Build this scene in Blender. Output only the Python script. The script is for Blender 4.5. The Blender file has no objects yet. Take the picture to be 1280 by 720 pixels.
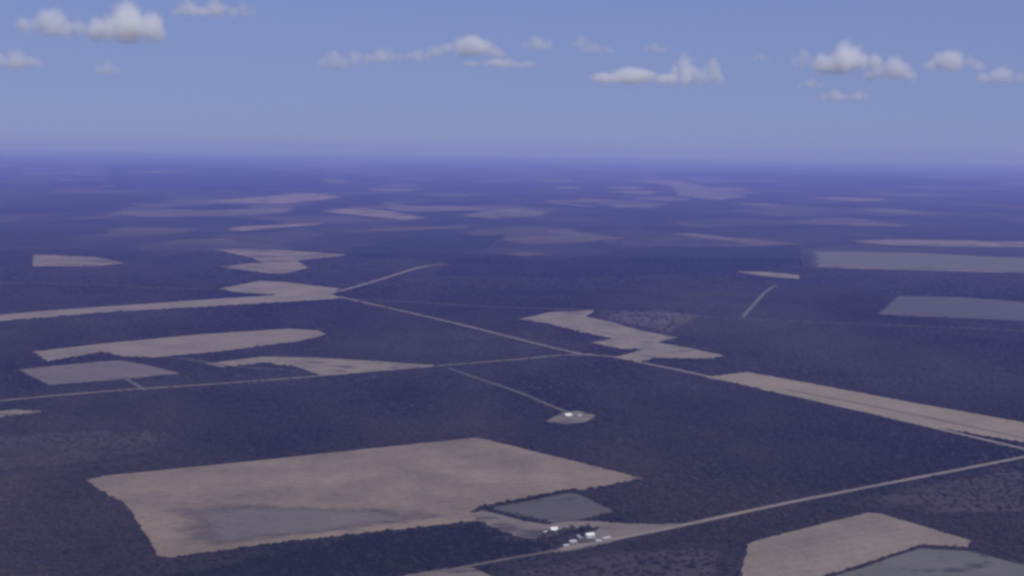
import bpy, bmesh, math, random
import numpy as np
from mathutils import Matrix, Vector, noise
from mathutils.geometry import tessellate_polygon

# ------------------------------------------------------------------ camera, sky, sun, exposure
sc = bpy.context.scene
COL = sc.collection
R = math.radians
CAM_H = 600.0
cam_data = bpy.data.cameras.new('camera'); cam = bpy.data.objects.new('camera', cam_data); COL.objects.link(cam)
cam_data.sensor_width = 36.0; cam_data.lens = 50.625
cam_data.clip_start = 1.0; cam_data.clip_end = 400000.0
cam.matrix_world = Matrix.Translation((0, 0, CAM_H)) @ Matrix.Rotation(R(90 - 5.4899), 4, 'X') @ Matrix.Rotation(R(0.8), 4, 'Z')
sc.camera = cam

SUN_EL, SUN_AZ = 48.0, 148.0           # azimuth clockwise from the view direction (+Y)
world = bpy.data.worlds.new('World'); sc.world = world; world.use_nodes = True
nt = world.node_tree; nt.nodes.clear()
sky = nt.nodes.new('ShaderNodeTexSky'); sky.sky_type = 'NISHITA'; sky.sun_disc = False
sky.sun_elevation = R(SUN_EL); sky.sun_rotation = R(SUN_AZ); sky.altitude = 600
sky.air_density = 1.0; sky.dust_density = 0.2; sky.ozone_density = 3.0
tint = nt.nodes.new('ShaderNodeMix'); tint.data_type = 'RGBA'; tint.blend_type = 'MULTIPLY'; tint.inputs[0].default_value = 1.0
tint.inputs[7].default_value = (0.52, 0.54, 0.86, 1)      # violet cast of the air on this day
bg = nt.nodes.new('ShaderNodeBackground'); bg.inputs[1].default_value = 0.10
out = nt.nodes.new('ShaderNodeOutputWorld')
veil = nt.nodes.new('ShaderNodeMix'); veil.data_type = 'RGBA'; veil.inputs[0].default_value = 0.72      # thin even veil of high haze
veil.inputs[7].default_value = (2.75, 3.55, 6.9, 1)
nt.links.new(sky.outputs[0], tint.inputs[6]); nt.links.new(tint.outputs[2], veil.inputs[6]); nt.links.new(veil.outputs[2], bg.inputs[0]); nt.links.new(bg.outputs[0], out.inputs[0])

sun_data = bpy.data.lights.new('sun', 'SUN'); sun_data.energy = 4.4; sun_data.angle = R(0.53); sun_data.color = (1.0, 0.95, 0.88)
sun = bpy.data.objects.new('sun', sun_data); COL.objects.link(sun)
sdir = Vector((math.sin(R(SUN_AZ)) * math.cos(R(SUN_EL)), math.cos(R(SUN_AZ)) * math.cos(R(SUN_EL)), math.sin(R(SUN_EL))))
sun.rotation_euler = sdir.to_track_quat('Z', 'Y').to_euler(); sun.location = (0, 0, 3000)

vs = sc.view_settings
vs.view_transform = 'Standard'; vs.look = 'None'; vs.gamma = 1.0; vs.exposure = -0.35; vs.use_curve_mapping = False
cy = sc.cycles
cy.use_denoising = True; cy.max_bounces = 8; cy.diffuse_bounces = 2; cy.volume_bounces = 6; cy.transparent_max_bounces = 16
cy.filter_width = 3.0      # soft, slightly defocused slide film
cy.volume_max_steps = 256

# ------------------------------------------------------------------ helpers
rng = np.random.default_rng(7); random.seed(7)

def tag(o, label=None, cat=None, group=None, kind=None):
    if label: o['label'] = label
    if cat: o['category'] = cat
    if group: o['group'] = group
    if kind: o['kind'] = kind
    return o

def link(name, me, mat=None, parent=None):
    o = bpy.data.objects.new(name, me); COL.objects.link(o)
    if mat is not None and me is not None and len(me.materials) == 0: me.materials.append(mat)
    if parent: o.parent = parent
    return o

def pydata(name, v, f):
    me = bpy.data.meshes.new(name); me.from_pydata([tuple(map(float, q)) for q in v], [], f); me.update(); return me

class N:
    """small node-tree writer"""
    def __init__(s, name):
        s.m = bpy.data.materials.new(name); s.m.use_nodes = True; s.t = s.m.node_tree; s.t.nodes.clear()
        s.out = s.t.nodes.new('ShaderNodeOutputMaterial')
    def n(s, kind, **kw):
        x = s.t.nodes.new(kind)
        for k, v in kw.items(): setattr(x, k, v)
        return x
    def l(s, a, b): s.t.links.new(a, b)
    def put(s, sock, v):
        if hasattr(v, 'is_linked') or isinstance(v, bpy.types.NodeSocket): s.l(v, sock)
        else: sock.default_value = v
    def math(s, op, a, b=None, c=None, clamp=False):
        x = s.n('ShaderNodeMath', operation=op); x.use_clamp = clamp
        s.put(x.inputs[0], a)
        if b is not None: s.put(x.inputs[1], b)
        if c is not None: s.put(x.inputs[2], c)
        return x.outputs[0]
    def pos(s, scale=(1, 1, 1), rot=0.0, space='Object'):
        tc = s.n('ShaderNodeTexCoord'); mp = s.n('ShaderNodeMapping')
        mp.inputs['Scale'].default_value = scale; mp.inputs['Rotation'].default_value = (0, 0, rot)
        s.l(tc.outputs[space], mp.inputs[0]); return mp.outputs[0]
    def noise(s, vec, scale, detail=4, rough=0.55):
        x = s.n('ShaderNodeTexNoise'); s.l(vec, x.inputs['Vector'])
        x.inputs['Scale'].default_value = scale; x.inputs['Detail'].default_value = detail; x.inputs['Roughness'].default_value = rough
        return x.outputs[0]
    def ramp(s, v, a, b, lo=0.0, hi=1.0, smooth=True):
        x = s.n('ShaderNodeMapRange'); x.interpolation_type = 'SMOOTHSTEP' if smooth else 'LINEAR'
        s.put(x.inputs[0], v); x.inputs[1].default_value = a; x.inputs[2].default_value = b
        x.inputs[3].default_value = lo; x.inputs[4].default_value = hi; return x.outputs[0]
    def mix(s, f, a, b):
        x = s.n('ShaderNodeMix', data_type='RGBA'); s.put(x.inputs[0], f)
        for i, q in ((6, a), (7, b)):
            if isinstance(q, tuple): x.inputs[i].default_value = (*q[:3], 1)
            else: s.l(q, x.inputs[i])
        return x.outputs[2]
    def diffuse(s, col, rough=0.95, spec=0.1, metal=0.0):
        b = s.n('ShaderNodeBsdfPrincipled'); b.inputs['Roughness'].default_value = rough
        b.inputs['Specular IOR Level'].default_value = spec; b.inputs['Metallic'].default_value = metal
        if isinstance(col, tuple): b.inputs['Base Color'].default_value = (*col[:3], 1)
        else: s.l(col, b.inputs['Base Color'])
        s.l(b.outputs[0], s.out.inputs[0]); return b

# ------------------------------------------------------------------ ground materials (metres, object space = world)
ROW = R(-31)                      # the survey grid that fields and roads follow

def field_mat(name, a, b, stripes=0.10, big=0.5, holes=0.0, hole_col=(0.04, 0.034, 0.032), hs=0.012, soft=False):
    m = N(name)
    p = m.pos()
    g1 = m.noise(p, 0.006, 5, 0.6); g2 = m.noise(p, 0.05, 4, 0.65); g3 = m.noise(p, 0.16, 3, 0.7)
    pr = m.pos((1, 1, 1), ROW)
    w = m.n('ShaderNodeTexWave', wave_type='BANDS', bands_direction='Y'); m.l(pr, w.inputs[0])
    w.inputs['Scale'].default_value = 0.012; w.inputs['Distortion'].default_value = 1.2; w.inputs['Detail'].default_value = 3
    w.inputs['Detail Scale'].default_value = 0.6
    f = m.math('MULTIPLY_ADD', m.math('SUBTRACT', g1, 0.5), big * 2.6, 0.5)
    f = m.math('MULTIPLY_ADD', m.math('SUBTRACT', g2, 0.5), 1.1, f)
    f = m.math('MULTIPLY_ADD', m.math('SUBTRACT', g3, 0.5), 1.5, f)
    f = m.math('MULTIPLY_ADD', m.math('SUBTRACT', w.outputs[1], 0.5), stripes, f, clamp=True)
    c = m.mix(f, a, b)
    if holes:
        h = m.ramp(m.noise(m.pos((1, 2.2, 1), ROW), hs, 5, 0.6), 0.60 - holes, 0.70 - holes)
        c = m.mix(m.math('MULTIPLY', h, 0.75), c, hole_col)
    bs = m.diffuse(c)
    # the edge thins out: attribute 0 at the outline, 1 inside; broken up by noise
    at = m.n('ShaderNodeAttribute', attribute_name='edge')
    e = m.math('MULTIPLY_ADD', m.math('SUBTRACT', m.noise(p, hs * 1.6, 5, 0.65), 0.5), 1.1, at.outputs['Fac'])
    k = m.ramp(e, 0.15, 0.75)
    tr = m.n('ShaderNodeBsdfTransparent'); mx = m.n('ShaderNodeMixShader')
    m.l(k, mx.inputs[0]); m.l(tr.outputs[0], mx.inputs[1]); m.l(bs.outputs[0], mx.inputs[2])
    if soft: m.l(mx.outputs[0], m.out.inputs[0])
    return m.m

MAT_ARGS = {
    'stubble': dict(a=(0.132, 0.103, 0.078), b=(0.250, 0.189, 0.142), big=0.8, stripes=0.14, holes=-0.03, hole_col=(0.11, 0.09, 0.078)),
    'stubble_grey': dict(a=(0.142, 0.116, 0.092), b=(0.244, 0.197, 0.152), big=0.7, stripes=0.12),
    'straw': dict(a=(0.175, 0.138, 0.098), b=(0.275, 0.218, 0.160)),
    'straw_pale': dict(a=(0.150, 0.126, 0.098), b=(0.250, 0.206, 0.158), holes=0.07),
    'far_straw': dict(a=(0.130, 0.104, 0.076), b=(0.245, 0.195, 0.145), holes=0.10, hs=0.0030),
    'far_pale': dict(a=(0.100, 0.084, 0.068), b=(0.190, 0.156, 0.122), holes=0.12, hs=0.0024),
    'grazed': dict(a=(0.098, 0.086, 0.080), b=(0.170, 0.138, 0.118), holes=0.03, hole_col=(0.07, 0.062, 0.058)),
    'grazed_dark': dict(a=(0.070, 0.065, 0.063), b=(0.105, 0.092, 0.084), holes=0.02),
    'grazed_pale': dict(a=(0.092, 0.090, 0.080), b=(0.140, 0.128, 0.110), holes=0.05),
    'pasture': dict(a=(0.098, 0.094, 0.072), b=(0.140, 0.130, 0.098), hs=0.004),
    'yard': dict(a=(0.125, 0.106, 0.090), b=(0.200, 0.170, 0.142), holes=0.08),
    'regrowth': dict(a=(0.034, 0.028, 0.028), b=(0.074, 0.058, 0.054), holes=0.05, hole_col=(0.026, 0.024, 0.022)),
    'regrowth_pink': dict(a=(0.060, 0.048, 0.046), b=(0.115, 0.088, 0.080), holes=0.07, hs=0.005),
    'dense_and_shadow': dict(a=(0.012, 0.014, 0.012), b=(0.028, 0.026, 0.022), hs=0.002),  # dark scrub colour, also used to paint cloud shadow on the plain
    'road': dict(a=(0.165, 0.139, 0.114), b=(0.245, 0.208, 0.172)),
    'track': dict(a=(0.095, 0.080, 0.070), b=(0.160, 0.135, 0.118), holes=0.06),
}
MAT_CACHE = {}
def fmat(key, soft=False):
    if (key, soft) not in MAT_CACHE: MAT_CACHE[key, soft] = field_mat(key, soft=soft, **MAT_ARGS[key])
    return MAT_CACHE[key, soft]

def ground_mat():
    m = N('scrub_plain'); p = m.pos()
    a = m.noise(p, 0.0011, 6, 0.6); b = m.noise(p, 0.012, 5, 0.65); c = m.noise(p, 0.12, 3, 0.7)
    f = m.math('MULTIPLY_ADD', m.math('SUBTRACT', a, 0.5), 2.2, 0.42)
    f = m.math('MULTIPLY_ADD', m.math('SUBTRACT', b, 0.5), 1.0, f)
    f = m.math('MULTIPLY_ADD', m.math('SUBTRACT', c, 0.5), 1.0, f, clamp=True)
    col = m.mix(f, (0.018, 0.018, 0.017), (0.056, 0.046, 0.044))
    # farmland too far away to tell one field from the next: blocks on the survey grid, past about nine kilometres
    pr = m.pos((1, 0.7, 1), ROW)
    v = m.n('ShaderNodeTexVoronoi', distance='CHEBYCHEV'); m.l(pr, v.inputs['Vector'])
    v.inputs['Scale'].default_value = 1 / 800.0; v.inputs['Randomness'].default_value = 0.85
    sep = m.n('ShaderNodeSeparateColor'); m.l(v.outputs['Color'], sep.inputs[0])
    blk = m.ramp(m.math('MULTIPLY_ADD', m.math('SUBTRACT', b, 0.5), 0.9, sep.outputs[0]), 0.52, 0.80)
    shade = m.ramp(sep.outputs[1], 0, 1, 0.25, 0.95)
    sx = m.n('ShaderNodeSeparateXYZ'); tc = m.n('ShaderNodeTexCoord'); m.l(tc.outputs['Object'], sx.inputs[0])
    far = m.ramp(sx.outputs[1], 7600.0, 10500.0)
    zone = m.ramp(m.noise(p, 0.00013, 3, 0.6), 0.30, 0.48)
    k = m.math('MULTIPLY', m.math('MULTIPLY', blk, far), m.math('MULTIPLY', zone, shade))
    col = m.mix(k, col, (0.150, 0.121, 0.099))
    drk = m.math('MULTIPLY', m.ramp(sep.outputs[2], 0.55, 0.75), m.math('MULTIPLY', far, 0.6))
    col = m.mix(drk, col, (0.020, 0.021, 0.018))
    m.diffuse(col); return m.m

# ------------------------------------------------------------------ the plain
RG = 150000.0
rings = [0, 3000, 8000, 20000, 50000, 100000, RG]
vv, ff = [(0, 0, 0)], []
SEG = 64
for r_ in rings[1:]:
    for i in range(SEG):
        t_ = 2 * math.pi * i / SEG; vv.append((r_ * math.cos(t_), r_ * math.sin(t_), 0))
for i in range(SEG): ff.append((0, 1 + i, 1 + (i + 1) % SEG))
for k in range(len(rings) - 2):
    o0, o1 = 1 + k * SEG, 1 + (k + 1) * SEG
    for i in range(SEG): j = (i + 1) % SEG; ff.append((o0 + i, o1 + i, o1 + j, o0 + j))
tag(link('ground', pydata('ground', vv, ff), ground_mat()), 'flat plain of dark scrub reaching the hazy horizon', kind='structure')

# fields: (name, material, layer, label, outline in metres east / north of the point under the camera)
FIELDS = [
    ('cleared_field', 'stubble', 2, 'large pale pinkish stubble field with a notched corner beside the farmyard', [(-758, 2535), (-736, 2568), (-513, 2697), (-284, 2837), (-68, 2965), (99, 2780), (245, 2609), (126, 2508), (112, 2520), (-51, 2378), (-61, 2345), (-51, 2289), (-220, 2206), (-370, 2130), (-491, 2055), (-514, 2062), (-567, 2193), (-618, 2314), (-644, 2366), (-712, 2459)]),
    ('grazed_strip', 'grazed', 4, 'dull greyish strip along the lower edge of the large stubble field', [(-599, 2347), (-455, 2388), (-291, 2375), (-102, 2364), (-58, 2319), (-221, 2216), (-371, 2139), (-459, 2095), (-524, 2144)]),
    ('small_paddock', 'grazed_dark', 2, 'small blue grey paddock in the notch of the large stubble field', [(-39, 2368), (33, 2427), (108, 2495), (128, 2473), (177, 2364), (137, 2319), (70, 2275), (18, 2318)]),
    ('farmyard', 'yard', 3, 'bare trodden farmyard with white buildings beside the dirt road', [(-61, 2340), (-44, 2357), (18, 2297), (63, 2270), (110, 2302), (199, 2282), (278, 2286), (357, 2342), (291, 2287), (206, 2214), (127, 2142), (77, 2109), (66, 2112), (91, 2153), (125, 2215), (143, 2249), (127, 2258), (97, 2232), (68, 2198), (43, 2183), (15, 2190), (-20, 2241), (-50, 2283)]),
    ('cleared_field', 'stubble_grey', 2, 'pale stubble field with straight edges just below the long dirt road', [(300, 1858), (349, 2084), (369, 2177), (467, 2262), (604, 2377), (623, 2372), (670, 2297), (726, 2209), (708, 2171), (637, 2181), (539, 2085), (451, 2009), (326, 1872)]),
    ('cleared_field', 'grazed_pale', 2, 'grey green pasture beyond the bottom edge of the pale stubble field', [(454, 2001), (539, 2077), (633, 2167), (705, 2153), (780, 2064), (733, 1877), (345, 1860)]),
    ('cleared_field', 'yard', 2, 'end of a pale stubble field touching the dirt road before the farmyard', [(-212, 1911), (-147, 1984), (-92, 2018), (-50, 2028), (-17, 1979), (6, 1913)]),
    ('cleared_field', 'regrowth', 1, 'faint purple grey regrowth between the dirt road and dark scrub', [(201, 2150), (277, 2176), (362, 2167), (344, 2084), (308, 1927), (60, 1916), (-28, 2001), (65, 2091)]),
    ('cleared_field', 'regrowth', 1, 'faint purple regrowth wedge under the dirt road near the stubble field corner', [(573, 2447), (749, 2608), (1058, 2828), (882, 2344), (677, 2323), (633, 2384), (611, 2404)]),
    ('cleared_field', 'straw', 3, 'long narrow straw coloured field running along the straight dirt road', [(517, 3812), (652, 3922), (765, 3767), (993, 3449), (1178, 3207), (1132, 2941), (917, 3178), (788, 3400), (636, 3629), (563, 3763)]),
    ('cleared_field', 'straw_pale', 3, 'jagged pale field with saw tooth corners beside the crossroads', [(24, 5087), (150, 5330), (318, 5405), (271, 5190), (353, 5030), (433, 4813), (542, 4639), (462, 4513), (544, 4393), (636, 4229), (593, 4176), (423, 4159), (364, 4074), (302, 4164), (399, 4342), (332, 4353), (249, 4491), (330, 4576), (240, 4728), (140, 4935)]),
    ('cleared_field', 'regrowth_pink', 2, 'mauve half grown field behind the jagged pale field', [(326, 5379), (538, 5488), (736, 5430), (680, 5140), (539, 4658), (435, 4835), (285, 5167)]),
    ('cleared_field', 'stubble_grey', 3, 'long pale strip with a pointed second field joining the road bend', [(-1866, 4908), (-1710, 5099), (-1533, 5279), (-1135, 5648), (-955, 5799), (-1147, 5903), (-1228, 6028), (-1128, 6415), (-994, 6357), (-722, 6102), (-756, 5892), (-663, 5712), (-1030, 5427), (-1469, 5104), (-1800, 4734)]),
    ('cleared_field', 'stubble_grey', 3, 'broad pale field of even width below the long pale strip', [(-1381, 4113), (-1238, 4299), (-992, 4552), (-739, 4725), (-639, 4694), (-597, 4595), (-644, 4435), (-861, 4164), (-1005, 4037), (-1108, 4043), (-1184, 4132), (-1277, 3934)]),
    ('cleared_field', 'straw_pale', 3, 'thin wedge of straw field tapering along the near crossroad', [(-846, 3930), (-707, 4082), (-558, 4080), (-404, 4032), (-208, 3960), (-444, 3795), (-504, 3762), (-594, 3909), (-686, 3960), (-791, 3876)]),
    ('cleared_field', 'grazed', 2, 'dull small field between the broad pale field and the near crossroad', [(-1314, 3785), (-1148, 3946), (-1092, 3982), (-965, 3874), (-866, 3757), (-982, 3654), (-1150, 3539)]),
    ('cleared_field', 'far_straw', 3, 'pale hourglass field cut by dark scrub wedges', [(-1725, 8314), (-1414, 8445), (-919, 8024), (-1134, 7578), (-1012, 7135), (-1075, 6755), (-1181, 6827), (-1469, 7154), (-1287, 7442), (-1469, 7859)]),
    ('cleared_field', 'far_straw', 3, 'far straw coloured wedge beyond a wide stretch of dark scrub', [(-2597, 7762), (-2221, 7658), (-1947, 7272), (-2046, 7054), (-2344, 7003)]),
    ('cleared_field', 'far_straw', 3, 'thin far straw field beyond the hourglass field', [(-2106, 10208), (-2040, 10760), (-1479, 11511), (-1493, 11138), (-1786, 10497), (-1925, 10152)]),
    ('cleared_field', 'far_straw', 3, 'far rounded straw field close to the hazy horizon', [(-3349, 15413), (-3053, 17113), (-2687, 18875), (-1994, 17567), (-2151, 16384), (-2359, 15098), (-2868, 15132)]),
    ('cleared_field', 'far_straw', 3, 'far long straw strip with a pinched middle', [(-1846, 13494), (-1623, 14514), (-1205, 13885), (-698, 12413), (-870, 11943), (-1346, 12667)]),
    ('cleared_field', 'far_pale', 3, 'far faint field with a blunt top beside the long straw strip', [(-617, 12888), (-12, 15292), (470, 14442), (353, 13026), (-213, 12269)]),
    ('cleared_field', 'regrowth_pink', 2, 'far pink streak of dry ground below the long straw strip', [(-1366, 10191), (-978, 10925), (-230, 11477), (-190, 11016), (-922, 10299)]),
    ('cleared_field', 'far_pale', 2, 'very far pale streak of cleared land almost lost in haze', [(-8338, 30282), (-8285, 33837), (-7279, 33522), (-7368, 30088)]),
    ('cleared_field', 'far_pale', 2, 'very far short pale streak almost lost in haze', [(496, 23406), (934, 24695), (1244, 22833), (714, 22108)]),
    ('cleared_field', 'far_pale', 3, 'far broad pale plain fading into the haze', [(2194, 30909), (3477, 30151), (3354, 22980), (3222, 19799), (2570, 18277), (2257, 19722), (2830, 25759)]),
    ('cleared_field', 'regrowth_pink', 2, 'very far pale sliver beyond the broad pale plain', [(4597, 27360), (6022, 29524), (5399, 27201)]),
    ('cleared_field', 'far_pale', 2, 'far thin pale sliver in front of the broad pale plain', [(2498, 17415), (3069, 17370), (3275, 16461), (2831, 16537)]),
    ('cleared_field', 'regrowth_pink', 2, 'very far long mauve streak under the hazy horizon', [(5062, 22925), (6543, 22769), (7708, 22484), (5813, 20221)]),
    ('cleared_field', 'regrowth_pink', 2, 'far mauve streak between dark scrub belts', [(1952, 12602), (3031, 13352), (3825, 13276), (2823, 12430)]),
    ('cleared_field', 'far_straw', 3, 'far narrow straw strip just beyond the square edged pasture', [(2278, 10008), (2682, 10279), (3756, 10245), (3492, 9521), (2493, 9550)]),
    ('cleared_field', 'pasture', 3, 'square edged grey green pasture with a paler lower rim', [(1827, 8959), (2487, 8949), (2979, 8638), (3160, 8607), (2709, 7368), (2091, 7511), (1564, 7574)]),
    ('cleared_field', 'far_pale', 4, 'pale rim along the near side of the square edged pasture', [(1598, 7738), (2151, 7727), (2785, 7576), (2709, 7368), (2091, 7511), (1564, 7574)]),
    ('cleared_field', 'straw_pale', 3, 'short pale sliver alone in the dark scrub before the pasture', [(1130, 7301), (1297, 7281), (1427, 7114), (1382, 6886), (1215, 7035)]),
    ('cleared_field', 'grazed_dark', 2, 'dull green patch meeting the faint far road', [(1375, 5402), (1649, 6126), (1916, 6129), (2154, 5934), (1904, 5236), (1524, 5342)]),
    ('cleared_field', 'regrowth_pink', 2, 'faint mauve patch alone in the darkest painted cloud shadow', [(-117, 8240), (45, 8602), (254, 8376), (88, 8093)]),
    ('cleared_field', 'regrowth', 1, 'mottled purple regrowth beyond the large stubble field', [(-1126, 2949), (-888, 3046), (-680, 3034), (-623, 2853), (-719, 2669), (-767, 2625), (-965, 2522)]),
    ('farmyard', 'yard', 3, 'small pale clearing round the lone far homestead', [(75, 3154), (114, 3264), (156, 3298), (201, 3241), (173, 3151), (118, 3119)]),
    ('cleared_field', 'regrowth_pink', 2, 'far faint mauve strip left of the darkest painted cloud shadow', [(-3442, 11885), (-3345, 12206), (-3189, 11681), (-3683, 11403)]),
    ('cleared_field', 'straw_pale', 2, 'long pale strip of stubble running out past the dull small field', [(-1227, 3122), (-1116, 3209), (-1039, 3195), (-1118, 3112), (-1192, 3032)]),
    ('scrub_and_shadow_belt', 'dense_and_shadow', 1, 'darkest band of cloud shadow painted on scrub across the middle distance', [(-360, 6783), (-357, 7950), (260, 7831), (802, 9043), (1883, 9422), (1573, 7788), (1048, 7239), (301, 6760)]),  # this belt and the next are cloud shadow put into the ground colour
    ('scrub_and_shadow_belt', 'dense_and_shadow', 1, 'cloud shadow painted on scrub just beyond the diagonal road end', [(-1015, 8457), (-658, 9790), (-5, 10322), (-147, 8633), (-434, 7761), (-920, 7844)]),
    ('scrub_and_shadow_belt', 'dense_and_shadow', 1, 'far dark scrub belt under the hazy horizon', [(-13522, 46771), (-8328, 43960), (-3813, 31009), (-2566, 20870), (-3756, 18723), (-5588, 19312)]),
    ('scrub_and_shadow_belt', 'dense_and_shadow', 1, 'very far dark scrub line at the edge of the haze', [(3842, 43928), (7808, 44348), (10709, 38825), (12272, 35848), (9715, 28360), (7693, 27868), (5716, 32435), (3518, 35679)]),
    ('scrub_and_shadow_belt', 'dense_and_shadow', 1, 'dark block of scrub between the large stubble field and the dirt road', [(-358, 2062), (-219, 2192), (-50, 2269), (15, 2172), (67, 2157), (54, 2112), (-87, 2026), (-217, 1958), (-452, 1825), (-475, 1965)]),
]
# roads: (name, label, width, centre line)
ROADS = [
    ('dirt_road', 'straight pale dirt road cutting diagonally through dark scrub past the crossroads', 14.9, [(-692, 5771), (-612, 5628), (-221, 4986), (159, 4301), (239, 4207), (296, 4179), (428, 3989), (565, 3776), (788, 3400), (917, 3178), (1080, 2890)]),
    ('dirt_road', 'near crossroad of pale dirt meeting the diagonal road at the crossroads', 12.2, [(-1248, 3271), (-997, 3456), (-690, 3628), (-502, 3749), (-218, 3944), (3, 4087), (156, 4199), (239, 4224)]),
    ('dirt_track', 'thin track leading from the near crossroad to the lone far homestead', 9.5, [(-173, 3919), (-81, 3733), (23, 3530), (98, 3345), (136, 3256)]),
    ('dirt_road', 'short pale road rising from the road bend into dark scrub', 21.6, [(-750, 5893), (-686, 6143), (-591, 6620), (-460, 7278), (-336, 7505)]),
    ('dirt_track', 'faint far track running level behind the jagged pale field', 14.9, [(-635, 5685), (-375, 5599), (-122, 5488), (153, 5439), (362, 5383), (761, 5224), (1089, 5116), (1425, 5037), (1829, 4947)]),
    ('dirt_track', 'faint spur climbing away from the far level track', 16.2, [(844, 5234), (985, 5779), (1111, 6259), (1202, 6533)]),
    ('dirt_track', 'faint thin track in scrub beyond the long pale strip', 16.2, [(-2336, 6153), (-1778, 6126), (-1513, 6022), (-1342, 6012), (-1173, 6002)]),
    ('dirt_track', 'narrow dirt track reaching the farmyard past the dark scrub block', 6.8, [(-224, 1921), (-86, 2010), (6, 2075), (78, 2122)]),
    ('dirt_road', 'long dirt road passing the farmyard and the pale stubble field', 12.2, [(78, 2122), (154, 2179), (255, 2255), (349, 2331), (505, 2454), (758, 2641), (1075, 2874)]),
    ('dirt_track', 'short track crossing the dull small field to the near crossroad', 10.8, [(-1073, 3836), (-999, 3678), (-895, 3488)]),
    ('dirt_track', 'faint track through scrub beyond the broad pale field', 10.8, [(-935, 4028), (-737, 3881), (-579, 3838)]),
    ('dirt_track', 'faint vehicle track along the long narrow straw field', 6.8, [(706, 3623), (808, 3490), (947, 3287), (1111, 3022)]),
]

def wob(x, y, s): return noise.noise(Vector((x * s, y * s, 3.7))) + 0.5 * noise.noise(Vector((x * s * 2.7, y * s * 2.7, 9.1)))

def ragged(poly):
    """the outline with extra points and the small wander a ploughed or cleared edge has"""
    out_ = []
    n = len(poly)
    for i in range(n):
        a = Vector(poly[i]); b = Vector(poly[(i + 1) % n]); d = b - a; L = d.length
        dist = max(1500.0, ((a + b) / 2).length); step = dist * 0.008
        k = min(40, max(2, int(L / step))); nx = Vector((-d.y, d.x)) / max(L, 1e-6)
        for j in range(k):
            q = a + d * (j / k); amp = dist * 0.0013 * (0.35 if j == 0 else 1)
            w_ = wob(q.x, q.y, 3.0 / (dist * 0.03))
            out_.append(q + nx * amp * w_)
    return out_

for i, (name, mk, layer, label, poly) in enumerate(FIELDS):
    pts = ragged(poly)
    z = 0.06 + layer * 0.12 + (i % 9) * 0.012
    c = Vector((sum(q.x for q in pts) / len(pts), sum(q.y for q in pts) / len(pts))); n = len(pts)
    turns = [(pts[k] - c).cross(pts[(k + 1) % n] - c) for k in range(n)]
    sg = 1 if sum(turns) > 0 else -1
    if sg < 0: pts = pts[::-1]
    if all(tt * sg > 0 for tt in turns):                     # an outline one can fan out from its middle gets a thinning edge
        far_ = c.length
        rim = 0.7 if mk == 'dense_and_shadow' else 0.25 if name == 'grazed_strip' else 0.45 if mk in ('regrowth', 'regrowth_pink', 'far_pale') or name == 'grazed_strip' else 0.80 if (far_ > 8000 or name == 'farmyard') else 0.93
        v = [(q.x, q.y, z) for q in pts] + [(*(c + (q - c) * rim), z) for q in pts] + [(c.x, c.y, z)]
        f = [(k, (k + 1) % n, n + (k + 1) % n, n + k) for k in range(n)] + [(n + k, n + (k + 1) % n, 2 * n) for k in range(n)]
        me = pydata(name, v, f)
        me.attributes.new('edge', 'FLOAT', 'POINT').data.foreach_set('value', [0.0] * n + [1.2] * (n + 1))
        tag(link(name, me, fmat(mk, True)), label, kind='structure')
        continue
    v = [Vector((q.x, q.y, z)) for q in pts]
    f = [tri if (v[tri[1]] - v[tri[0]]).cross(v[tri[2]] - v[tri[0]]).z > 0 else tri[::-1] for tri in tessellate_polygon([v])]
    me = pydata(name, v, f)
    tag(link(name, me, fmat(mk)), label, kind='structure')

def road_mesh(name, pts, width, z):
    P = [Vector(q) for q in pts]; S = []
    for i in range(len(P) - 1):
        p0, p1, p2, p3 = P[max(i - 1, 0)], P[i], P[i + 1], P[min(i + 2, len(P) - 1)]
        k = max(2, int((p2 - p1).length / 40))
        for j in range(k):
            t = j / k
            S.append(0.5 * ((2 * p1) + (p2 - p0) * t + (2 * p0 - 5 * p1 + 4 * p2 - p3) * t * t + (3 * p1 - p0 - 3 * p2 + p3) * t ** 3))
    S.append(P[-1]); v, f = [], []
    for i, q in enumerate(S):
        d = (S[min(i + 1, len(S) - 1)] - S[max(i - 1, 0)]).normalized(); n = Vector((-d.y, d.x))
        w0 = width * 0.5 * (1 + 0.22 * wob(q.x, q.y, 0.01)); w1 = width * 0.5 * (1 + 0.22 * wob(q.x + 999, q.y, 0.01))
        v += [(*(q + n * w0), z), (*(q - n * w1), z)]
        if i: f.append((2 * i - 2, 2 * i - 1, 2 * i + 1, 2 * i))
    return pydata(name, v, f), S

road_lines = []
for i, (name, label, width, pts) in enumerate(ROADS):
    me, S = road_mesh(name, pts, width, 0.72 + 0.03 * i)
    road_lines.append((S, width))
    tag(link(name, me, fmat('road' if name == 'dirt_road' else 'track')), label, kind='structure')

# ------------------------------------------------------------------ farm buildings
def plain_mat(name, a, b, scale=1.5, rough=0.6, spec=0.3, metal=0.0):
    m = N(name); p = m.pos(); m.diffuse(m.mix(m.ramp(m.noise(p, scale, 5, 0.65), 0.3, 0.7), a, b), rough, spec, metal); return m.m

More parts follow.
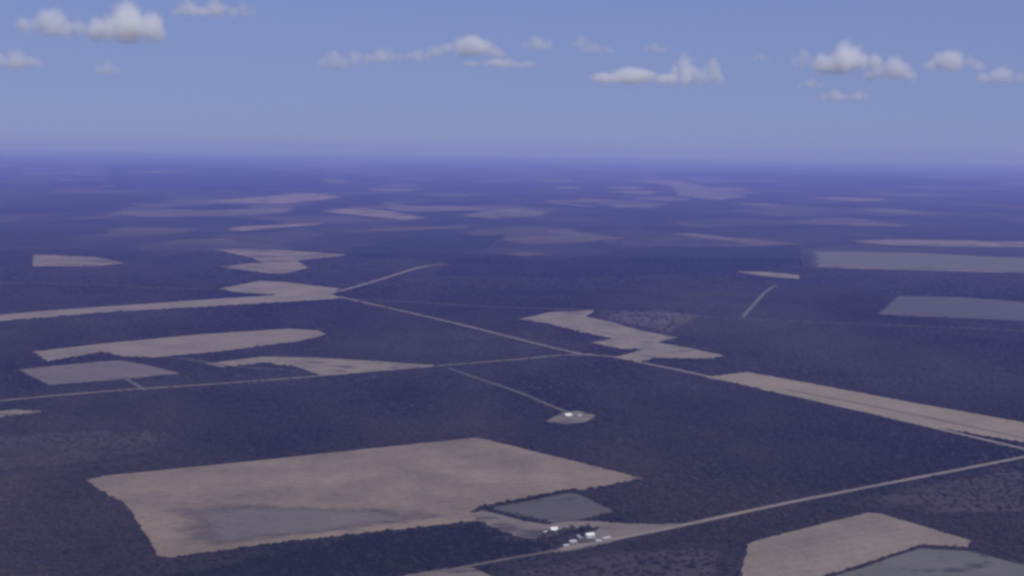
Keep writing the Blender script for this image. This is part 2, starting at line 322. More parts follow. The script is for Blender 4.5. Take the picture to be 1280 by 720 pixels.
M_WHITE = plain_mat('white_weatherboard', (0.42, 0.41, 0.39), (0.56, 0.55, 0.52))
M_TIN = plain_mat('galvanised_tin', (0.36, 0.37, 0.38), (0.50, 0.51, 0.52), 0.8, 0.45, 0.5)
M_TINGREY = plain_mat('weathered_tin', (0.26, 0.29, 0.35), (0.38, 0.42, 0.48), 0.8, 0.5, 0.5)
M_BRIGHT = plain_mat('white_painted_roof', (0.60, 0.60, 0.57), (0.74, 0.74, 0.70), 0.8, 0.5, 0.4)
M_DULL = plain_mat('dusty_tin_wall', (0.24, 0.23, 0.22), (0.34, 0.32, 0.30))
M_DOOR = plain_mat('dark_timber', (0.06, 0.045, 0.035), (0.12, 0.09, 0.07))
M_GLASS = plain_mat('window_glass', (0.03, 0.04, 0.05), (0.06, 0.07, 0.08), 2.0, 0.15, 0.5)
M_BRICK = plain_mat('chimney_brick', (0.20, 0.11, 0.08), (0.30, 0.17, 0.12), 4.0, 0.9, 0.1)

def bx(v, f, x0, x1, y0, y1, z0, z1):
    b = len(v)
    v += [(x0, y0, z0), (x1, y0, z0), (x1, y1, z0), (x0, y1, z0), (x0, y0, z1), (x1, y0, z1), (x1, y1, z1), (x0, y1, z1)]
    f += [(b, b + 3, b + 2, b + 1), (b + 4, b + 5, b + 6, b + 7), (b, b + 1, b + 5, b + 4), (b + 1, b + 2, b + 6, b + 5), (b + 2, b + 3, b + 7, b + 6), (b + 3, b, b + 4, b + 7)]

def box_obj(name, mat, parent, *a):
    v, f = [], []; bx(v, f, *a); return link(name, pydata(name, v, f), mat, parent)

def building(x, y, rot, L, W, Hh, kind, label):
    nm = {'house': 'farmhouse', 'barn': 'barn'}.get(kind, 'farm_shed')
    root = link(nm, None); root.location = (x, y, 0.62); root.rotation_euler.z = R(rot)
    tag(root, label, {'house': 'house', 'barn': 'barn'}.get(kind, 'shed'), 'farm buildings')
    wall_m = {'house': M_WHITE, 'barn': M_WHITE, 'shed': M_DULL, 'shed2': M_DULL}[kind]
    roof_m = {'house': M_BRIGHT, 'barn': M_BRIGHT, 'shed': M_TIN, 'shed2': M_TINGREY}[kind]
    hx, hy = L / 2, W / 2; rise = W * (0.30 if kind != 'shed' else 0.18); z0 = -0.8
    v = [(-hx, -hy, z0), (hx, -hy, z0), (hx, hy, z0), (-hx, hy, z0), (-hx, -hy, Hh), (hx, -hy, Hh), (hx, hy, Hh), (-hx, hy, Hh), (-hx, 0, Hh + rise), (hx, 0, Hh + rise)]
    f = [(0, 1, 5, 4), (2, 3, 7, 6), (1, 2, 6, 9, 5), (3, 0, 4, 8, 7), (0, 3, 2, 1), (4, 5, 9, 8), (6, 7, 8, 9)]
    link('wall', pydata('wall', v, f), wall_m, root)
    # two corrugated roof sheets with eaves, standing ribs and a ridge cap
    ov, th = 0.55, 0.12; sl = rise / hy; yy = hy + ov
    rv, rf = [], []
    nrib = int(L / 0.9)
    for s in (-1, 1):
        b = len(rv)
        for xx in (-hx - ov, hx + ov):
            for (q, dz) in ((0, 0.06), (s * yy, 0.06)):
                zz = Hh + rise - abs(q) * sl + dz
                rv += [(xx, q, zz), (xx, q, zz + th)]
        rf += [(b + 1, b + 3, b + 7, b + 5), (b, b + 4, b + 6, b + 2), (b, b + 2, b + 3, b + 1), (b + 4, b + 5, b + 7, b + 6), (b + 2, b + 6, b + 7, b + 3), (b, b + 1, b + 5, b + 4)]
        for k in range(nrib + 1):
            xx = -hx - ov + 0.1 + (L + 2 * ov - 0.2) * k / nrib; b = len(rv)
            for xo in (-0.05, 0.05):
                for q in (0.02, yy - 0.02):
                    zz = Hh + rise - q * sl + 0.06 + th
                    rv += [(xx + xo, s * q, zz - 0.02), (xx + xo, s * q, zz + 0.06)]
            rf += [(b + 1, b + 3, b + 7, b + 5), (b, b + 2, b + 3, b + 1), (b + 4, b + 5, b + 7, b + 6), (b + 2, b + 6, b + 7, b + 3)]
    roof = link('roof', pydata('roof', rv, rf), roof_m, root)
    box_obj('ridge_cap', roof_m, roof, -hx - ov, hx + ov, -0.22, 0.22, Hh + rise + 0.12, Hh + rise + 0.30)
    for s in (-1, 1): box_obj('gutter', M_TINGREY, roof, -hx - ov, hx + ov, s * yy - 0.09 + s * 0.1, s * yy + 0.09 + s * 0.1, Hh + rise - yy * sl - 0.08, Hh + rise - yy * sl + 0.08)
    if kind == 'house':
        box_obj('chimney', M_BRICK, roof, hx * 0.45, hx * 0.45 + 1.0, hy * 0.3, hy * 0.3 + 0.8, Hh + rise * 0.55, Hh + rise + 1.0)
        d = box_obj('door', M_DOOR, root, -0.5, 0.5, -hy - 0.06, -hy + 0.05, 0.05, 2.15)
        box_obj('handle', M_TIN, d, 0.34, 0.42, -hy - 0.13, -hy - 0.06, 1.0, 1.1)
        for sx in (-0.72, -0.36, 0.36, 0.72):
            for s in (-1, 1):
                wx = hx * sx; yy0 = s * hy
                w = box_obj('window', M_GLASS, root, wx - 0.65, wx + 0.65, min(yy0, yy0 + s * 0.05), max(yy0, yy0 + s * 0.05), 0.9, 2.2)
                fv, ffc = [], []
                y0, y1 = min(yy0 - s * 0.02, yy0 + s * 0.11), max(yy0 - s * 0.02, yy0 + s * 0.11)
                bx(fv, ffc, wx - 0.77, wx - 0.65, y0, y1, 0.78, 2.32); bx(fv, ffc, wx + 0.65, wx + 0.77, y0, y1, 0.78, 2.32)
                bx(fv, ffc, wx - 0.65, wx + 0.65, y0, y1, 2.2, 2.32); bx(fv, ffc, wx - 0.65, wx + 0.65, y0, y1, 0.78, 0.9)
                link('frame', pydata('frame', fv, ffc), M_WHITE, w)
        # verandah along the near side
        vy = -hy - 2.6
        vd = pydata('verandah_roof', [(-hx, -hy - 0.7, Hh - 0.45), (hx, -hy - 0.7, Hh - 0.45), (hx, vy, Hh - 1.1), (-hx, vy, Hh - 1.1),
                                      (-hx, -hy - 0.7, Hh - 0.35), (hx, -hy - 0.7, Hh - 0.35), (hx, vy, Hh - 1.0), (-hx, vy, Hh - 1.0)],
                    [(0, 1, 2, 3), (4, 7, 6, 5), (0, 4, 5, 1), (1, 5, 6, 2), (2, 6, 7, 3), (3, 7, 4, 0)])
        link('verandah_roof', vd, roof_m, root)
        for k in range(5):
            px_ = -hx + 0.2 + (L - 0.4) * k / 4
            box_obj('verandah_post', M_WHITE, root, px_ - 0.07, px_ + 0.07, vy + 0.1, vy + 0.24, z0, Hh - 1.08)
    else:
        dw = min(3.2, L * 0.22)
        for cx in ((-L * 0.24, L * 0.24) if L > 11 else (0.0,)):
            d = box_obj('sliding_door', M_DOOR if kind != 'barn' else M_TINGREY, root, cx - dw / 2, cx + dw / 2, -hy - 0.10, -hy + 0.02, -0.1, Hh * 0.82)
            box_obj('door_rail', M_TINGREY, d, cx - dw * 0.8, cx + dw * 0.8, -hy - 0.16, -hy + 0.01, Hh * 0.82, Hh * 0.82 + 0.14)
        w = box_obj('window', M_GLASS, root, hx, hx + 0.05, -0.6, 0.6, Hh * 0.5, Hh * 0.5 + 0.9)
        fv, ffc = [], []
        bx(fv, ffc, hx, hx + 0.1, -0.72, -0.6, Hh * 0.5 - 0.12, Hh * 0.5 + 1.02); bx(fv, ffc, hx, hx + 0.1, 0.6, 0.72, Hh * 0.5 - 0.12, Hh * 0.5 + 1.02)
        bx(fv, ffc, hx, hx + 0.1, -0.6, 0.6, Hh * 0.5 + 0.9, Hh * 0.5 + 1.02); bx(fv, ffc, hx, hx + 0.1, -0.6, 0.6, Hh * 0.5 - 0.12, Hh * 0.5)
        link('frame', pydata('frame', fv, ffc), M_WHITE, w)

# buildings: (x, y, heading, length, width, eaves height, kind, label)
BUILDINGS = [
    (71, 2231, 28, 12.0, 7.5, 3.6, 'house', 'white homestead with bright roof at the upper end of the farmyard'),
    (58, 2216, 28, 7.2, 4.5, 2.5, 'shed', 'small low shed beside the white homestead'),
    (87, 2140, 28, 8.8, 5.2, 2.7, 'shed', 'low pale shed beside the road at the lower tip of the farmyard'),
    (98, 2158, 28, 11.2, 6.8, 3.9, 'shed2', 'blue grey roofed machinery shed beside the lower tip of the farmyard'),
    (110, 2191, -62, 8.0, 5.2, 2.9, 'shed2', 'small grey shed between the machinery shed and the brightest barn'),
    (126, 2196, 28, 13.6, 8.2, 4.4, 'barn', 'tall white barn with the brightest roof in the middle of the farmyard'),
    (138, 2169, 28, 10.4, 5.2, 2.7, 'shed', 'pale shed beside the road below the tall white barn'),
    (151, 2184, 28, 12.8, 6.0, 3.1, 'shed', 'long pale shed furthest along the farmyard from the homestead'),
    (130, 3215, 32, 16.0, 9.8, 4.2, 'house', 'lone white homestead in the small far clearing'),
    (156, 3217, 32, 9.6, 6.0, 3.1, 'shed', 'grey shed beside the lone far homestead'),
]
for b in BUILDINGS: building(*b)

# ------------------------------------------------------------------ trees of windbreaks and the homestead grove
M_BARK = plain_mat('gum_bark', (0.10, 0.08, 0.065), (0.20, 0.165, 0.14), 2.0, 0.9, 0.1)
M_LEAF = plain_mat('gum_leaves', (0.026, 0.034, 0.022), (0.055, 0.062, 0.040), 0.8, 0.7, 0.2)

def tube(v, f, a, b, ra, rb, n=6):
    a, b = Vector(a), Vector(b); d = (b - a).normalized(); u = d.orthogonal().normalized(); w = d.cross(u); s = len(v)
    for q, r_ in ((a, ra), (b, rb)):
        for i in range(n): t = 2 * math.pi * i / n; v.append(tuple(q + (u * math.cos(t) + w * math.sin(t)) * r_))
    for i in range(n): j = (i + 1) % n; f.append((s + i, s + j, s + n + j, s + n + i))
    f.append(tuple(s + n + i for i in range(n)))

tree_meshes = []
for k in range(4):
    rr = random.Random(50 + k); tv, tf = [], []
    Ht = rr.uniform(7.5, 10); fork = Ht * 0.38
    top = (rr.uniform(-.3, .3), rr.uniform(-.3, .3), fork); tube(tv, tf, (0, 0, -0.3), top, 0.38, 0.26, 8)
    cv, cf = [], []
    for i in range(7):
        an = i * 0.9 + rr.uniform(-.3, .3); rad = rr.uniform(1.2, 2.8); tip = Vector((math.cos(an) * rad, math.sin(an) * rad, Ht * rr.uniform(0.55, 0.86)))
        tube(tv, tf, top, tip, 0.16, 0.05)
        blob = rr.uniform(1.3, 2.1)
        for j in range(70):
            q = Vector((rr.gauss(0, 1), rr.gauss(0, 1), rr.gauss(0, 1))).normalized() * blob * rr.uniform(0.45, 1.05); q.z *= 0.72; q += tip
            n = (q - tip).normalized() + Vector((rr.uniform(-.6, .6), rr.uniform(-.6, .6), rr.uniform(-.3, .8))); n.normalize()
            u = n.orthogonal().normalized(); w = n.cross(u); s = rr.uniform(0.22, 0.5); b = len(cv)
            cv += [tuple(q + u * s), tuple(q + w * s * 0.7), tuple(q - u * s), tuple(q - w * s * 0.7)]; cf.append((b, b + 1, b + 2, b + 3))
    tm = pydata('trunk', tv, tf); tm.materials.append(M_BARK); cm = pydata('crown', cv, cf); cm.materials.append(M_LEAF)
    tree_meshes.append((tm, cm))

# rows of trees: (group, label, [(x, y, scale, variant, heading)])
TREES = [
    ('dark trees of the paddock windbreak', 'dark tree in the windbreak row between stubble field and small paddock', [(-41, 2371, 1.11, 3, 0.59), (-39, 2374, 0.82, 2, 4.61), (-29, 2372, 0.98, 1, 3.69), (-30, 2378, 0.88, 1, 4.07), (-22, 2382, 0.75, 0, 1.87), (-19, 2386, 1.01, 3, 2.96), (-13, 2390, 1.07, 2, 0.57), (-8, 2391, 0.84, 1, 3.96), (-2, 2406, 1.07, 2, 5.21), (3, 2401, 1.12, 0, 2.69), (8, 2407, 0.8, 2, 2.47), (14, 2412, 1.06, 3, 1.83), (19, 2416, 1.0, 1, 3.85), (24, 2419, 1.09, 1, 4.72), (27, 2422, 0.84, 1, 1.06), (35, 2435, 1.1, 3, 4.96), (38, 2429, 0.79, 1, 1.34), (46, 2438, 0.88, 0, 3.1), (52, 2441, 1.07, 0, 3.42), (54, 2449, 1.06, 0, 2.31), (58, 2453, 1.05, 0, 3.48), (64, 2461, 0.81, 2, 3.02), (72, 2460, 0.93, 2, 3.31), (78, 2468, 0.92, 0, 2.39), (83, 2469, 0.91, 2, 3.02), (85, 2475, 1.16, 1, 3.54), (90, 2475, 1.13, 3, 5.11), (97, 2484, 0.97, 2, 2.15), (104, 2486, 0.89, 2, 3.66), (112, 2496, 0.93, 2, 4.44), (115, 2494, 1.16, 1, 3.7), (121, 2487, 0.99, 1, 1.27), (125, 2485, 0.77, 0, 2.15), (129, 2475, 1.11, 0, 0.13)]),
    ('dark trees edging the farmyard', 'dark tree in the row between small paddock and farmyard', [(-39, 2356, 0.78, 3, 2.0), (-34, 2357, 0.78, 2, 1.15), (-27, 2350, 1.06, 3, 0.81), (-26, 2343, 0.88, 0, 4.43), (-17, 2340, 0.98, 0, 2.51), (-12, 2334, 0.75, 2, 2.07), (-8, 2332, 0.8, 2, 4.99), (-2, 2325, 0.87, 1, 2.09), (2, 2321, 1.0, 1, 5.32), (8, 2317, 0.85, 0, 0.23), (14, 2315, 1.18, 1, 4.95), (21, 2310, 0.87, 2, 0.75), (22, 2300, 0.91, 2, 5.6), (28, 2304, 0.85, 0, 3.98), (36, 2295, 1.14, 2, 1.78), (39, 2291, 0.83, 2, 1.44), (46, 2289, 0.95, 1, 5.1), (48, 2285, 1.02, 1, 0.66), (55, 2279, 1.01, 2, 0.13), (60, 2277, 1.06, 2, 3.97)]),
    ('trees in the homestead grove', 'dark tree in the grove between the homestead and tall barn', [(50, 2181, 1.13, 3, 2.47), (54, 2195, 1.08, 1, 1.83), (59, 2195, 0.97, 2, 6.04), (55, 2189, 0.78, 3, 1.58), (66, 2187, 0.91, 1, 6.03), (61, 2198, 1.06, 3, 1.49), (68, 2211, 1.09, 3, 4.84), (74, 2188, 0.84, 0, 4.14), (67, 2195, 1.17, 2, 2.12), (81, 2213, 0.76, 2, 4.22), (81, 2215, 0.82, 0, 4.05), (82, 2212, 1.02, 1, 1.28), (90, 2213, 1.02, 2, 1.24), (89, 2213, 0.83, 1, 2.87), (88, 2224, 1.13, 2, 1.62), (97, 2224, 1.13, 2, 5.28), (97, 2224, 1.04, 0, 0.94), (102, 2233, 1.11, 2, 4.36), (111, 2233, 0.89, 1, 2.74), (118, 2228, 1.09, 0, 4.47), (118, 2237, 0.97, 3, 0.15), (122, 2235, 0.87, 3, 4.07), (122, 2233, 1.06, 0, 1.7), (129, 2239, 0.95, 1, 0.54), (128, 2235, 0.85, 2, 5.82), (140, 2237, 1.02, 0, 1.41), (62, 2207, 1.03, 1, 2.15), (79, 2204, 0.93, 1, 2.33), (73, 2202, 1.0, 3, 2.51), (84, 2213, 1.03, 2, 5.58), (79, 2217, 1.1, 1, 2.69), (86, 2214, 0.96, 0, 2.03), (93, 2212, 0.86, 3, 4.79), (93, 2219, 1.13, 2, 0.27), (100, 2227, 0.76, 0, 5.21), (100, 2245, 1.06, 0, 3.54), (109, 2223, 0.85, 3, 0.69), (96, 2227, 1.0, 3, 4.4), (118, 2242, 1.12, 1, 5.98), (116, 2231, 1.04, 1, 1.42), (116, 2243, 0.92, 0, 5.9), (127, 2257, 0.9, 3, 0.86)]),
    ('trees round the far homestead', 'dark tree beside the lone far homestead', [(97, 3220, 0.98, 3, 3.86), (106, 3227, 1.0, 3, 2.94), (108, 3225, 0.86, 2, 2.46), (111, 3230, 1.17, 1, 2.37), (116, 3247, 0.88, 1, 2.84), (119, 3247, 1.03, 2, 3.68), (171, 3240, 0.79, 2, 2.49), (180, 3251, 0.99, 2, 3.84), (184, 3246, 1.08, 0, 1.66), (186, 3257, 0.96, 0, 3.1), (188, 3263, 1.08, 1, 5.04)]),
    ('trees above the farmyard', 'dark tree on the scrub edge along the upper farmyard', [(140, 2303, 1.07, 2, 1.51), (146, 2302, 1.07, 2, 0.61), (150, 2306, 0.87, 3, 4.0), (158, 2304, 0.95, 0, 4.48), (166, 2304, 1.12, 2, 2.94), (174, 2304, 1.03, 3, 3.56), (178, 2300, 1.18, 3, 1.38), (186, 2311, 0.9, 1, 2.63), (188, 2300, 1.14, 2, 4.52), (200, 2302, 0.83, 1, 1.88), (204, 2303, 0.82, 2, 5.95), (209, 2302, 1.15, 2, 4.9)]),
]
for grp, label, spots in TREES:
    for (x, y, s, vr, rz) in spots:
        root = link('tree', None); root.location = (x, y, 0.3); root.rotation_euler.z = rz; root.scale = (s, s, s * 0.8)
        tag(root, label, 'tree', grp)
        link('trunk', tree_meshes[vr][0], None, root); link('crown', tree_meshes[vr][1], None, root)

# ------------------------------------------------------------------ the scrub: low mallee bushes over the nearer plain
def inside(px, py, poly):
    c = np.zeros(len(px), bool); n = len(poly); j = n - 1
    for i in range(n):
        xi, yi = poly[i]; xj, yj = poly[j]
        if yi != yj:
            c ^= ((yi > py) != (yj > py)) & (px < (xj - xi) * (py - yi) / (yj - yi) + xi)
        j = i
    return c

def seg_dist(px, py, a, b):
    dx, dy = b[0] - a[0], b[1] - a[1]; L2 = dx * dx + dy * dy + 1e-9
    t = np.clip(((px - a[0]) * dx + (py - a[1]) * dy) / L2, 0, 1)
    return np.hypot(px - a[0] - t * dx, py - a[1] - t * dy)

def scatter(n, y0, y1):
    py = np.sqrt(rng.uniform(y0 * y0, y1 * y1, n)); px = rng.uniform(-1, 1, n) * (py * 0.43 + 60)
    keep = np.ones(n, bool)
    for (name, mk, layer, label, poly) in FIELDS:
        if mk == 'dense_and_shadow': continue
        hit = inside(px, py, poly)
        if mk.startswith('regrowth'): hit &= rng.random(n) < 0.72
        keep &= ~hit
    for S, w in road_lines:
        for a, b in zip(S[:-1], S[1:]):
            if max(a.y, b.y) < y0 - 50 or min(a.y, b.y) > y1 + 50: continue
            keep &= seg_dist(px, py, a, b) > w * 0.5 + 5.5
    for b in BUILDINGS: keep &= np.hypot(px - b[0], py - b[1]) > 16
    return px[keep], py[keep]

M_SCRUB = None
def scrub_mat():
    m = N('mallee_scrub'); p = m.pos()
    at = m.n('ShaderNodeAttribute', attribute_name='tone', attribute_type='INSTANCER')
    f = m.math('MULTIPLY_ADD', m.math('SUBTRACT', m.noise(p, 0.8, 3, 0.6), 0.5), 0.8, at.outputs['Fac'], clamp=True)
    m.diffuse(m.mix(f, (0.012, 0.013, 0.012), (0.058, 0.047, 0.041)), 0.9, 0.1); return m.m
M_SCRUB = scrub_mat()

def scrub_nodes():
    ng = bpy.data.node_groups.new('scrub_growth', 'GeometryNodeTree')
    ng.interface.new_socket('Geometry', in_out='INPUT', socket_type='NodeSocketGeometry')
    ng.interface.new_socket('Geometry', in_out='OUTPUT', socket_type='NodeSocketGeometry')
    nd = ng.nodes; gi = nd.new('NodeGroupInput'); go = nd.new('NodeGroupOutput'); L = ng.links.new
    jn = nd.new('GeometryNodeJoinGeometry')
    for (x, y, z, s) in ((0, 0, .30, .62), (.55, .1, .22, .42), (-.4, .42, .26, .46), (-.2, -.52, .2, .44), (.3, .5, .18, .36)):
        ic = nd.new('GeometryNodeMeshIcoSphere'); ic.inputs['Radius'].default_value = 1.0; ic.inputs['Subdivisions'].default_value = 2
        tr = nd.new('GeometryNodeTransform'); tr.inputs['Translation'].default_value = (x, y, z); tr.inputs['Scale'].default_value = (s, s, s * 0.8)
        L(ic.outputs[0], tr.inputs[0]); L(tr.outputs[0], jn.inputs[0])
    sp = nd.new('GeometryNodeSetPosition'); ns = nd.new('ShaderNodeTexNoise'); ns.inputs['Scale'].default_value = 3.2; ns.inputs['Detail'].default_value = 2
    sub = nd.new('ShaderNodeVectorMath'); sub.operation = 'SUBTRACT'; sub.inputs[1].default_value = (.5, .5, .5)
    scl = nd.new('ShaderNodeVectorMath'); scl.operation = 'SCALE'; scl.inputs['Scale'].default_value = 0.55
    L(ns.outputs['Color'], sub.inputs[0]); L(sub.outputs[0], scl.inputs[0]); L(scl.outputs[0], sp.inputs['Offset']); L(jn.outputs[0], sp.inputs[0])
    sm = nd.new('GeometryNodeSetMaterial'); sm.inputs['Material'].default_value = M_SCRUB; L(sp.outputs[0], sm.inputs[0])
    ip = nd.new('GeometryNodeInstanceOnPoints'); L(gi.outputs[0], ip.inputs['Points']); L(sm.outputs[0], ip.inputs['Instance'])
    a1 = nd.new('GeometryNodeInputNamedAttribute'); a1.data_type = 'FLOAT_VECTOR'; a1.inputs[0].default_value = 'size'
    a2 = nd.new('GeometryNodeInputNamedAttribute'); a2.data_type = 'FLOAT'; a2.inputs[0].default_value = 'turn'
    cx = nd.new('ShaderNodeCombineXYZ'); L(a2.outputs[0], cx.inputs[2]); L(cx.outputs[0], ip.inputs['Rotation']); L(a1.outputs[0], ip.inputs['Scale'])
    L(ip.outputs[0], go.inputs[0]); return ng
NG = scrub_nodes()

def scrub(name, label, n, y0, y1, smin, smax, hmax):
    px, py = scatter(n, y0, y1); k = len(px)
    me = bpy.data.meshes.new(name); me.vertices.add(k)
    co = np.zeros((k, 3), np.float32); co[:, 0] = px; co[:, 1] = py; co[:, 2] = 0.3
    me.vertices.foreach_set('co', co.ravel())
    s = rng.uniform(smin, smax, k) ; s *= np.where(rng.random(k) < 0.08, 1.5, 1.0)
    sz = np.stack([s, s * rng.uniform(.8, 1.2, k), s * rng.uniform(0.6, 1.0, k) * hmax], 1).astype(np.float32)
    me.attributes.new('size', 'FLOAT_VECTOR', 'POINT').data.foreach_set('vector', sz.ravel())
    me.attributes.new('turn', 'FLOAT', 'POINT').data.foreach_set('value', rng.uniform(0, 6.28, k).astype(np.float32))
    # stands of denser, darker bush and stretches of thin, browner bush
    big = np.array([noise.noise((x * 0.0016, y * 0.0009, 1.3)) + 0.6 * noise.noise((x * 0.006, y * 0.004, 5.1)) for x, y in zip(px, py)])
    tone = 0.42 + 0.55 * big + rng.uniform(-0.28, 0.28, k)
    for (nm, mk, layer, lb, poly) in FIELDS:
        if mk == 'dense_and_shadow': tone[inside(px, py, poly)] -= 0.45  # bushes in the dark belts darkened, painted cloud shadow included
    me.attributes.new('tone', 'FLOAT', 'POINT').data.foreach_set('value', np.clip(tone, 0, 1).astype(np.float32))
    me.update()
    o = link(name, me, M_SCRUB); md = o.modifiers.new('growth', 'NODES'); md.node_group = NG
    tag(o, label, 'scrub', kind='stuff'); print(name, k)

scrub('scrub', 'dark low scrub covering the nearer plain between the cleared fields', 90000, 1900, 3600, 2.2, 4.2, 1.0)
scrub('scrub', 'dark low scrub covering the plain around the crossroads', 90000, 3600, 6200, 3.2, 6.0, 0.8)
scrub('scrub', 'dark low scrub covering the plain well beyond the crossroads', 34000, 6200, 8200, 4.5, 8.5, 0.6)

# ------------------------------------------------------------------ clouds: real volumes over the far plain
def cloud_mat(name, puffs, dens):
    m = N(name); tc = m.n('ShaderNodeTexCoord'); oi = m.n('ShaderNodeObjectInfo')
    best = None
    for (x, y, z, r_) in puffs:
        d = m.n('ShaderNodeVectorMath', operation='DISTANCE'); m.l(tc.outputs['Object'], d.inputs[0]); d.inputs[1].default_value = (x, y, z)
        q = m.math('MULTIPLY_ADD', d.outputs['Value'], -1.0 / r_, 1.0)
        best = q if best is None else m.math('SMOOTH_MAX', best, q, 0.15)
    sep = m.n('ShaderNodeSeparateColor'); m.l(oi.outputs['Color'], sep.inputs[0])      # object colour carries thickness (R) and height to width (G)
    asp = m.n('ShaderNodeCombineXYZ'); asp.inputs[0].default_value = 1; asp.inputs[1].default_value = 1; m.l(sep.outputs[1], asp.inputs[2])
    vm = m.n('ShaderNodeVectorMath', operation='MULTIPLY'); m.l(tc.outputs['Object'], vm.inputs[0]); m.l(asp.outputs[0], vm.inputs[1])
    ns = m.n('ShaderNodeTexNoise', noise_dimensions='4D'); m.l(vm.outputs[0], ns.inputs['Vector'])
    m.l(m.math('MULTIPLY', oi.outputs['Random'], 37.0), ns.inputs['W'])
    ns.inputs['Scale'].default_value = 2.1; ns.inputs['Detail'].default_value = 5; ns.inputs['Roughness'].default_value = 0.6
    e = m.math('MULTIPLY_ADD', m.math('SUBTRACT', ns.outputs[0], 0.5), 1.5, best)
    k = m.ramp(e, -0.02, 0.75)
    sx = m.n('ShaderNodeSeparateXYZ'); m.l(tc.outputs['Object'], sx.inputs[0])
    k = m.math('MULTIPLY', k, m.ramp(sx.outputs[2], 0.0, 0.25))
    k = m.math('MULTIPLY', m.math('MULTIPLY', k, dens), sep.outputs[0])
    pv = m.n('ShaderNodeVolumePrincipled'); pv.inputs['Color'].default_value = (1, 1, 1, 1); pv.inputs['Anisotropy'].default_value = 0.2
    m.l(k, pv.inputs['Density']); m.l(pv.outputs[0], m.out.inputs['Volume']); return m.m

def union_hull(name, puffs):
    bm = bmesh.new()
    for (x, y, z, r_) in puffs:
        bmesh.ops.create_icosphere(bm, subdivisions=3, radius=r_ * 1.18, matrix=Matrix.Translation((x, y, z)))
    me = bpy.data.meshes.new('tmp'); bm.to_mesh(me); bm.free()
    o = bpy.data.objects.new('tmp', me); COL.objects.link(o)
    rm = o.modifiers.new('r', 'REMESH'); rm.mode = 'VOXEL'; rm.voxel_size = 0.09
    dg = bpy.context.evaluated_depsgraph_get(); res = bpy.data.meshes.new_from_object(o.evaluated_get(dg)); res.name = name
    bpy.data.objects.remove(o); bpy.data.meshes.remove(me); return res

cloud_types = []
for k in range(4):
    rr = random.Random(11 + k); puffs = [(0.0, 0.0, 0.42, 0.52)]
    for i in range(6):
        x = -0.85 + 1.7 * (i + 0.5) / 6 + rr.uniform(-.1, .1); r_ = rr.uniform(0.26, 0.40) * (1.15 - 0.4 * abs(x))
        puffs.append((x, rr.uniform(-.3, .3), rr.uniform(0.22, 0.30 + 0.35 * (1 - abs(x))), r_))
    puffs = [tuple(round(q, 3) for q in p_) for p_ in puffs]
    me = union_hull('cloud', puffs); me.materials.clear(); me.materials.append(cloud_mat('cloud_vapour', puffs, 0.0062)); cloud_types.append(me)

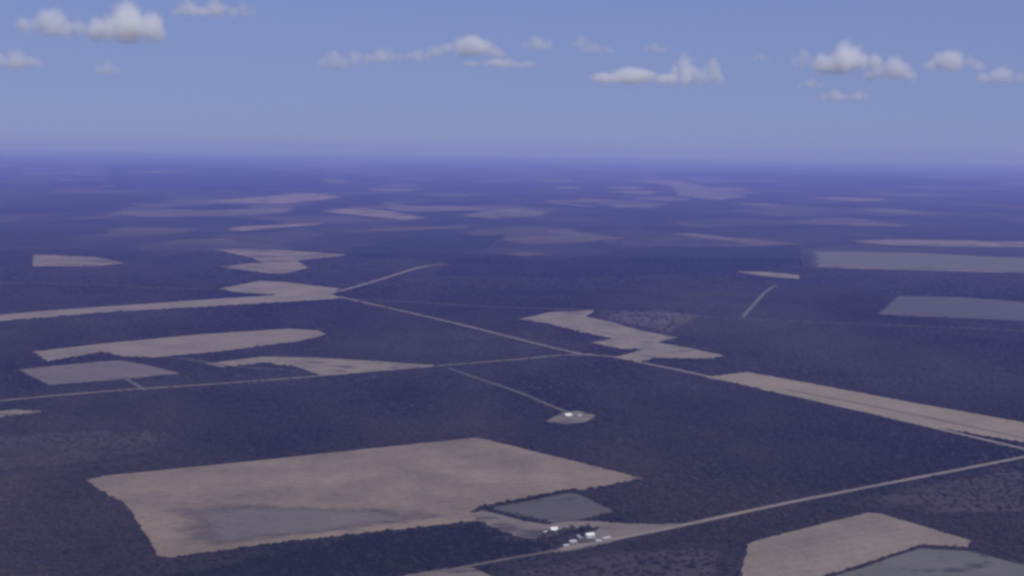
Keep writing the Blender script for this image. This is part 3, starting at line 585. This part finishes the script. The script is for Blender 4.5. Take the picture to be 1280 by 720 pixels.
# clouds: (x, y, half width, height, thickness, label), all with their bases at one level
CLOUDS = [
    (-5228, 19657, 440, 519, 1.62, 'large bright rounded white cloud, the biggest of all'),
    (-3545, 15896, 180, 180, 1.1, 'bright white cloud puff directly beside the biggest cloud'),
    (-3295, 15953, 208, 181, 1.1, 'wide white cloud puff between two smaller bright puffs'),
    (-2952, 15807, 107, 151, 0.95, 'small white cloud puff ending the bright cloud row'),
    (-8154, 29065, 218, 268, 0.76, 'tiny faint cloud below the biggest cloud'),
    (-3274, 26127, 248, 321, 0.8, 'faint ragged cloud starting the long broken bank'),
    (-2763, 25014, 195, 279, 0.8, 'faint puffy cloud second along the long broken bank'),
    (-2186, 23967, 267, 240, 0.76, 'faint flat cloud third along the long broken bank'),
    (-1568, 23398, 221, 208, 0.72, 'very faint flat cloud fourth along the long broken bank'),
    (-702, 22018, 489, 293, 0.95, 'long pale flat cloud, the widest in the broken bank'),
    (-258, 24883, 483, 165, 0.69, 'thin faint cloud streak under the widest flat cloud'),
    (314, 20575, 171, 228, 1.06, 'compact bright cloud beside the widest flat cloud'),
    (897, 19977, 122, 188, 0.84, 'small round cloud beside the compact bright cloud'),
    (1158, 20906, 209, 139, 0.69, 'faint wispy cloud beside the small round cloud'),
    (2420, 30031, 702, 334, 0.84, 'low long faint cloud joined to the twin upright clouds'),
    (2003, 20730, 138, 150, 0.76, 'tiny pale cloud above the twin upright clouds'),
    (3557, 30414, 306, 646, 0.95, 'upright pale cloud, the fuller of the twin upright clouds'),
    (4103, 30244, 237, 542, 0.95, 'upright pale cloud with a straight side, the slimmer of the twins'),
    (4674, 23674, 160, 321, 0.8, 'faint round cloud beside the bright domed cloud'),
    (5722, 25115, 443, 515, 1.33, 'bright domed cumulus with a shaded base'),
    (5201, 24491, 194, 250, 0.88, 'small pale cloud touching the bright domed cumulus'),
    (7081, 27304, 407, 407, 0.8, 'soft pale cloud beyond the bright domed cumulus'),
    (6339, 31075, 229, 211, 0.69, 'tiny faint cloud below the bright domed cumulus'),
    (8459, 38311, 283, 305, 0.72, 'tiny low cloud nearest the haze under the domed cumulus'),
    (9036, 38073, 217, 304, 0.72, 'tiny low cloud beside another under the domed cumulus'),
    (7202, 23980, 417, 361, 0.88, 'pale cloud beyond the soft cloud by the domed cumulus'),
    (9321, 27932, 359, 327, 0.8, 'faint cloud at the far end of the cloud row'),
    (-6027, 18979, 354, 331, 1.1, 'pale white cloud behind the biggest cloud'),
    (-9302, 27099, 397, 318, 0.8, 'faint low cloud far beyond the biggest cloud'),
    (3756, 22187, 125, 112, 0.69, 'thin faint wisp between the twin clouds and domed cumulus'),
]
for i, (x, y, hw, hh, s, label) in enumerate(CLOUDS):
    o = link('cloud', cloud_types[i % 4]); o.location = (x, y, CAM_H + 1400.0 - hh * 0.18)
    o.scale = (hw * 1.3, hw * 1.1, hh * 1.4); o.rotation_euler.z = -math.atan2(x, y) + (math.pi if i % 3 == 1 else 0)
    o.color = (s * 1.25, hh * 1.4 / (hw * 1.3), 0, 1)
    tag(o, label, 'cloud', 'cumulus clouds over the far plain')

# ------------------------------------------------------------------ the haze over the plain
HB = 155000.0
v, f = [], []; bx(v, f, -HB, HB, -HB, HB, -1.0, CAM_H + 150.0)
hm = N('blue_haze'); pv = hm.n('ShaderNodeVolumePrincipled')
pv.inputs['Color'].default_value = (0.205, 0.240, 0.90, 1); pv.inputs['Absorption Color'].default_value = (0.64, 0.66, 0.70, 1); pv.inputs['Density'].default_value = 1 / 19000.0; pv.inputs['Anisotropy'].default_value = 0.0
hm.l(pv.outputs[0], hm.out.inputs['Volume'])
tag(link('haze', pydata('haze', v, f), hm.m), 'thin blue violet haze lying over the whole plain', kind='stuff')
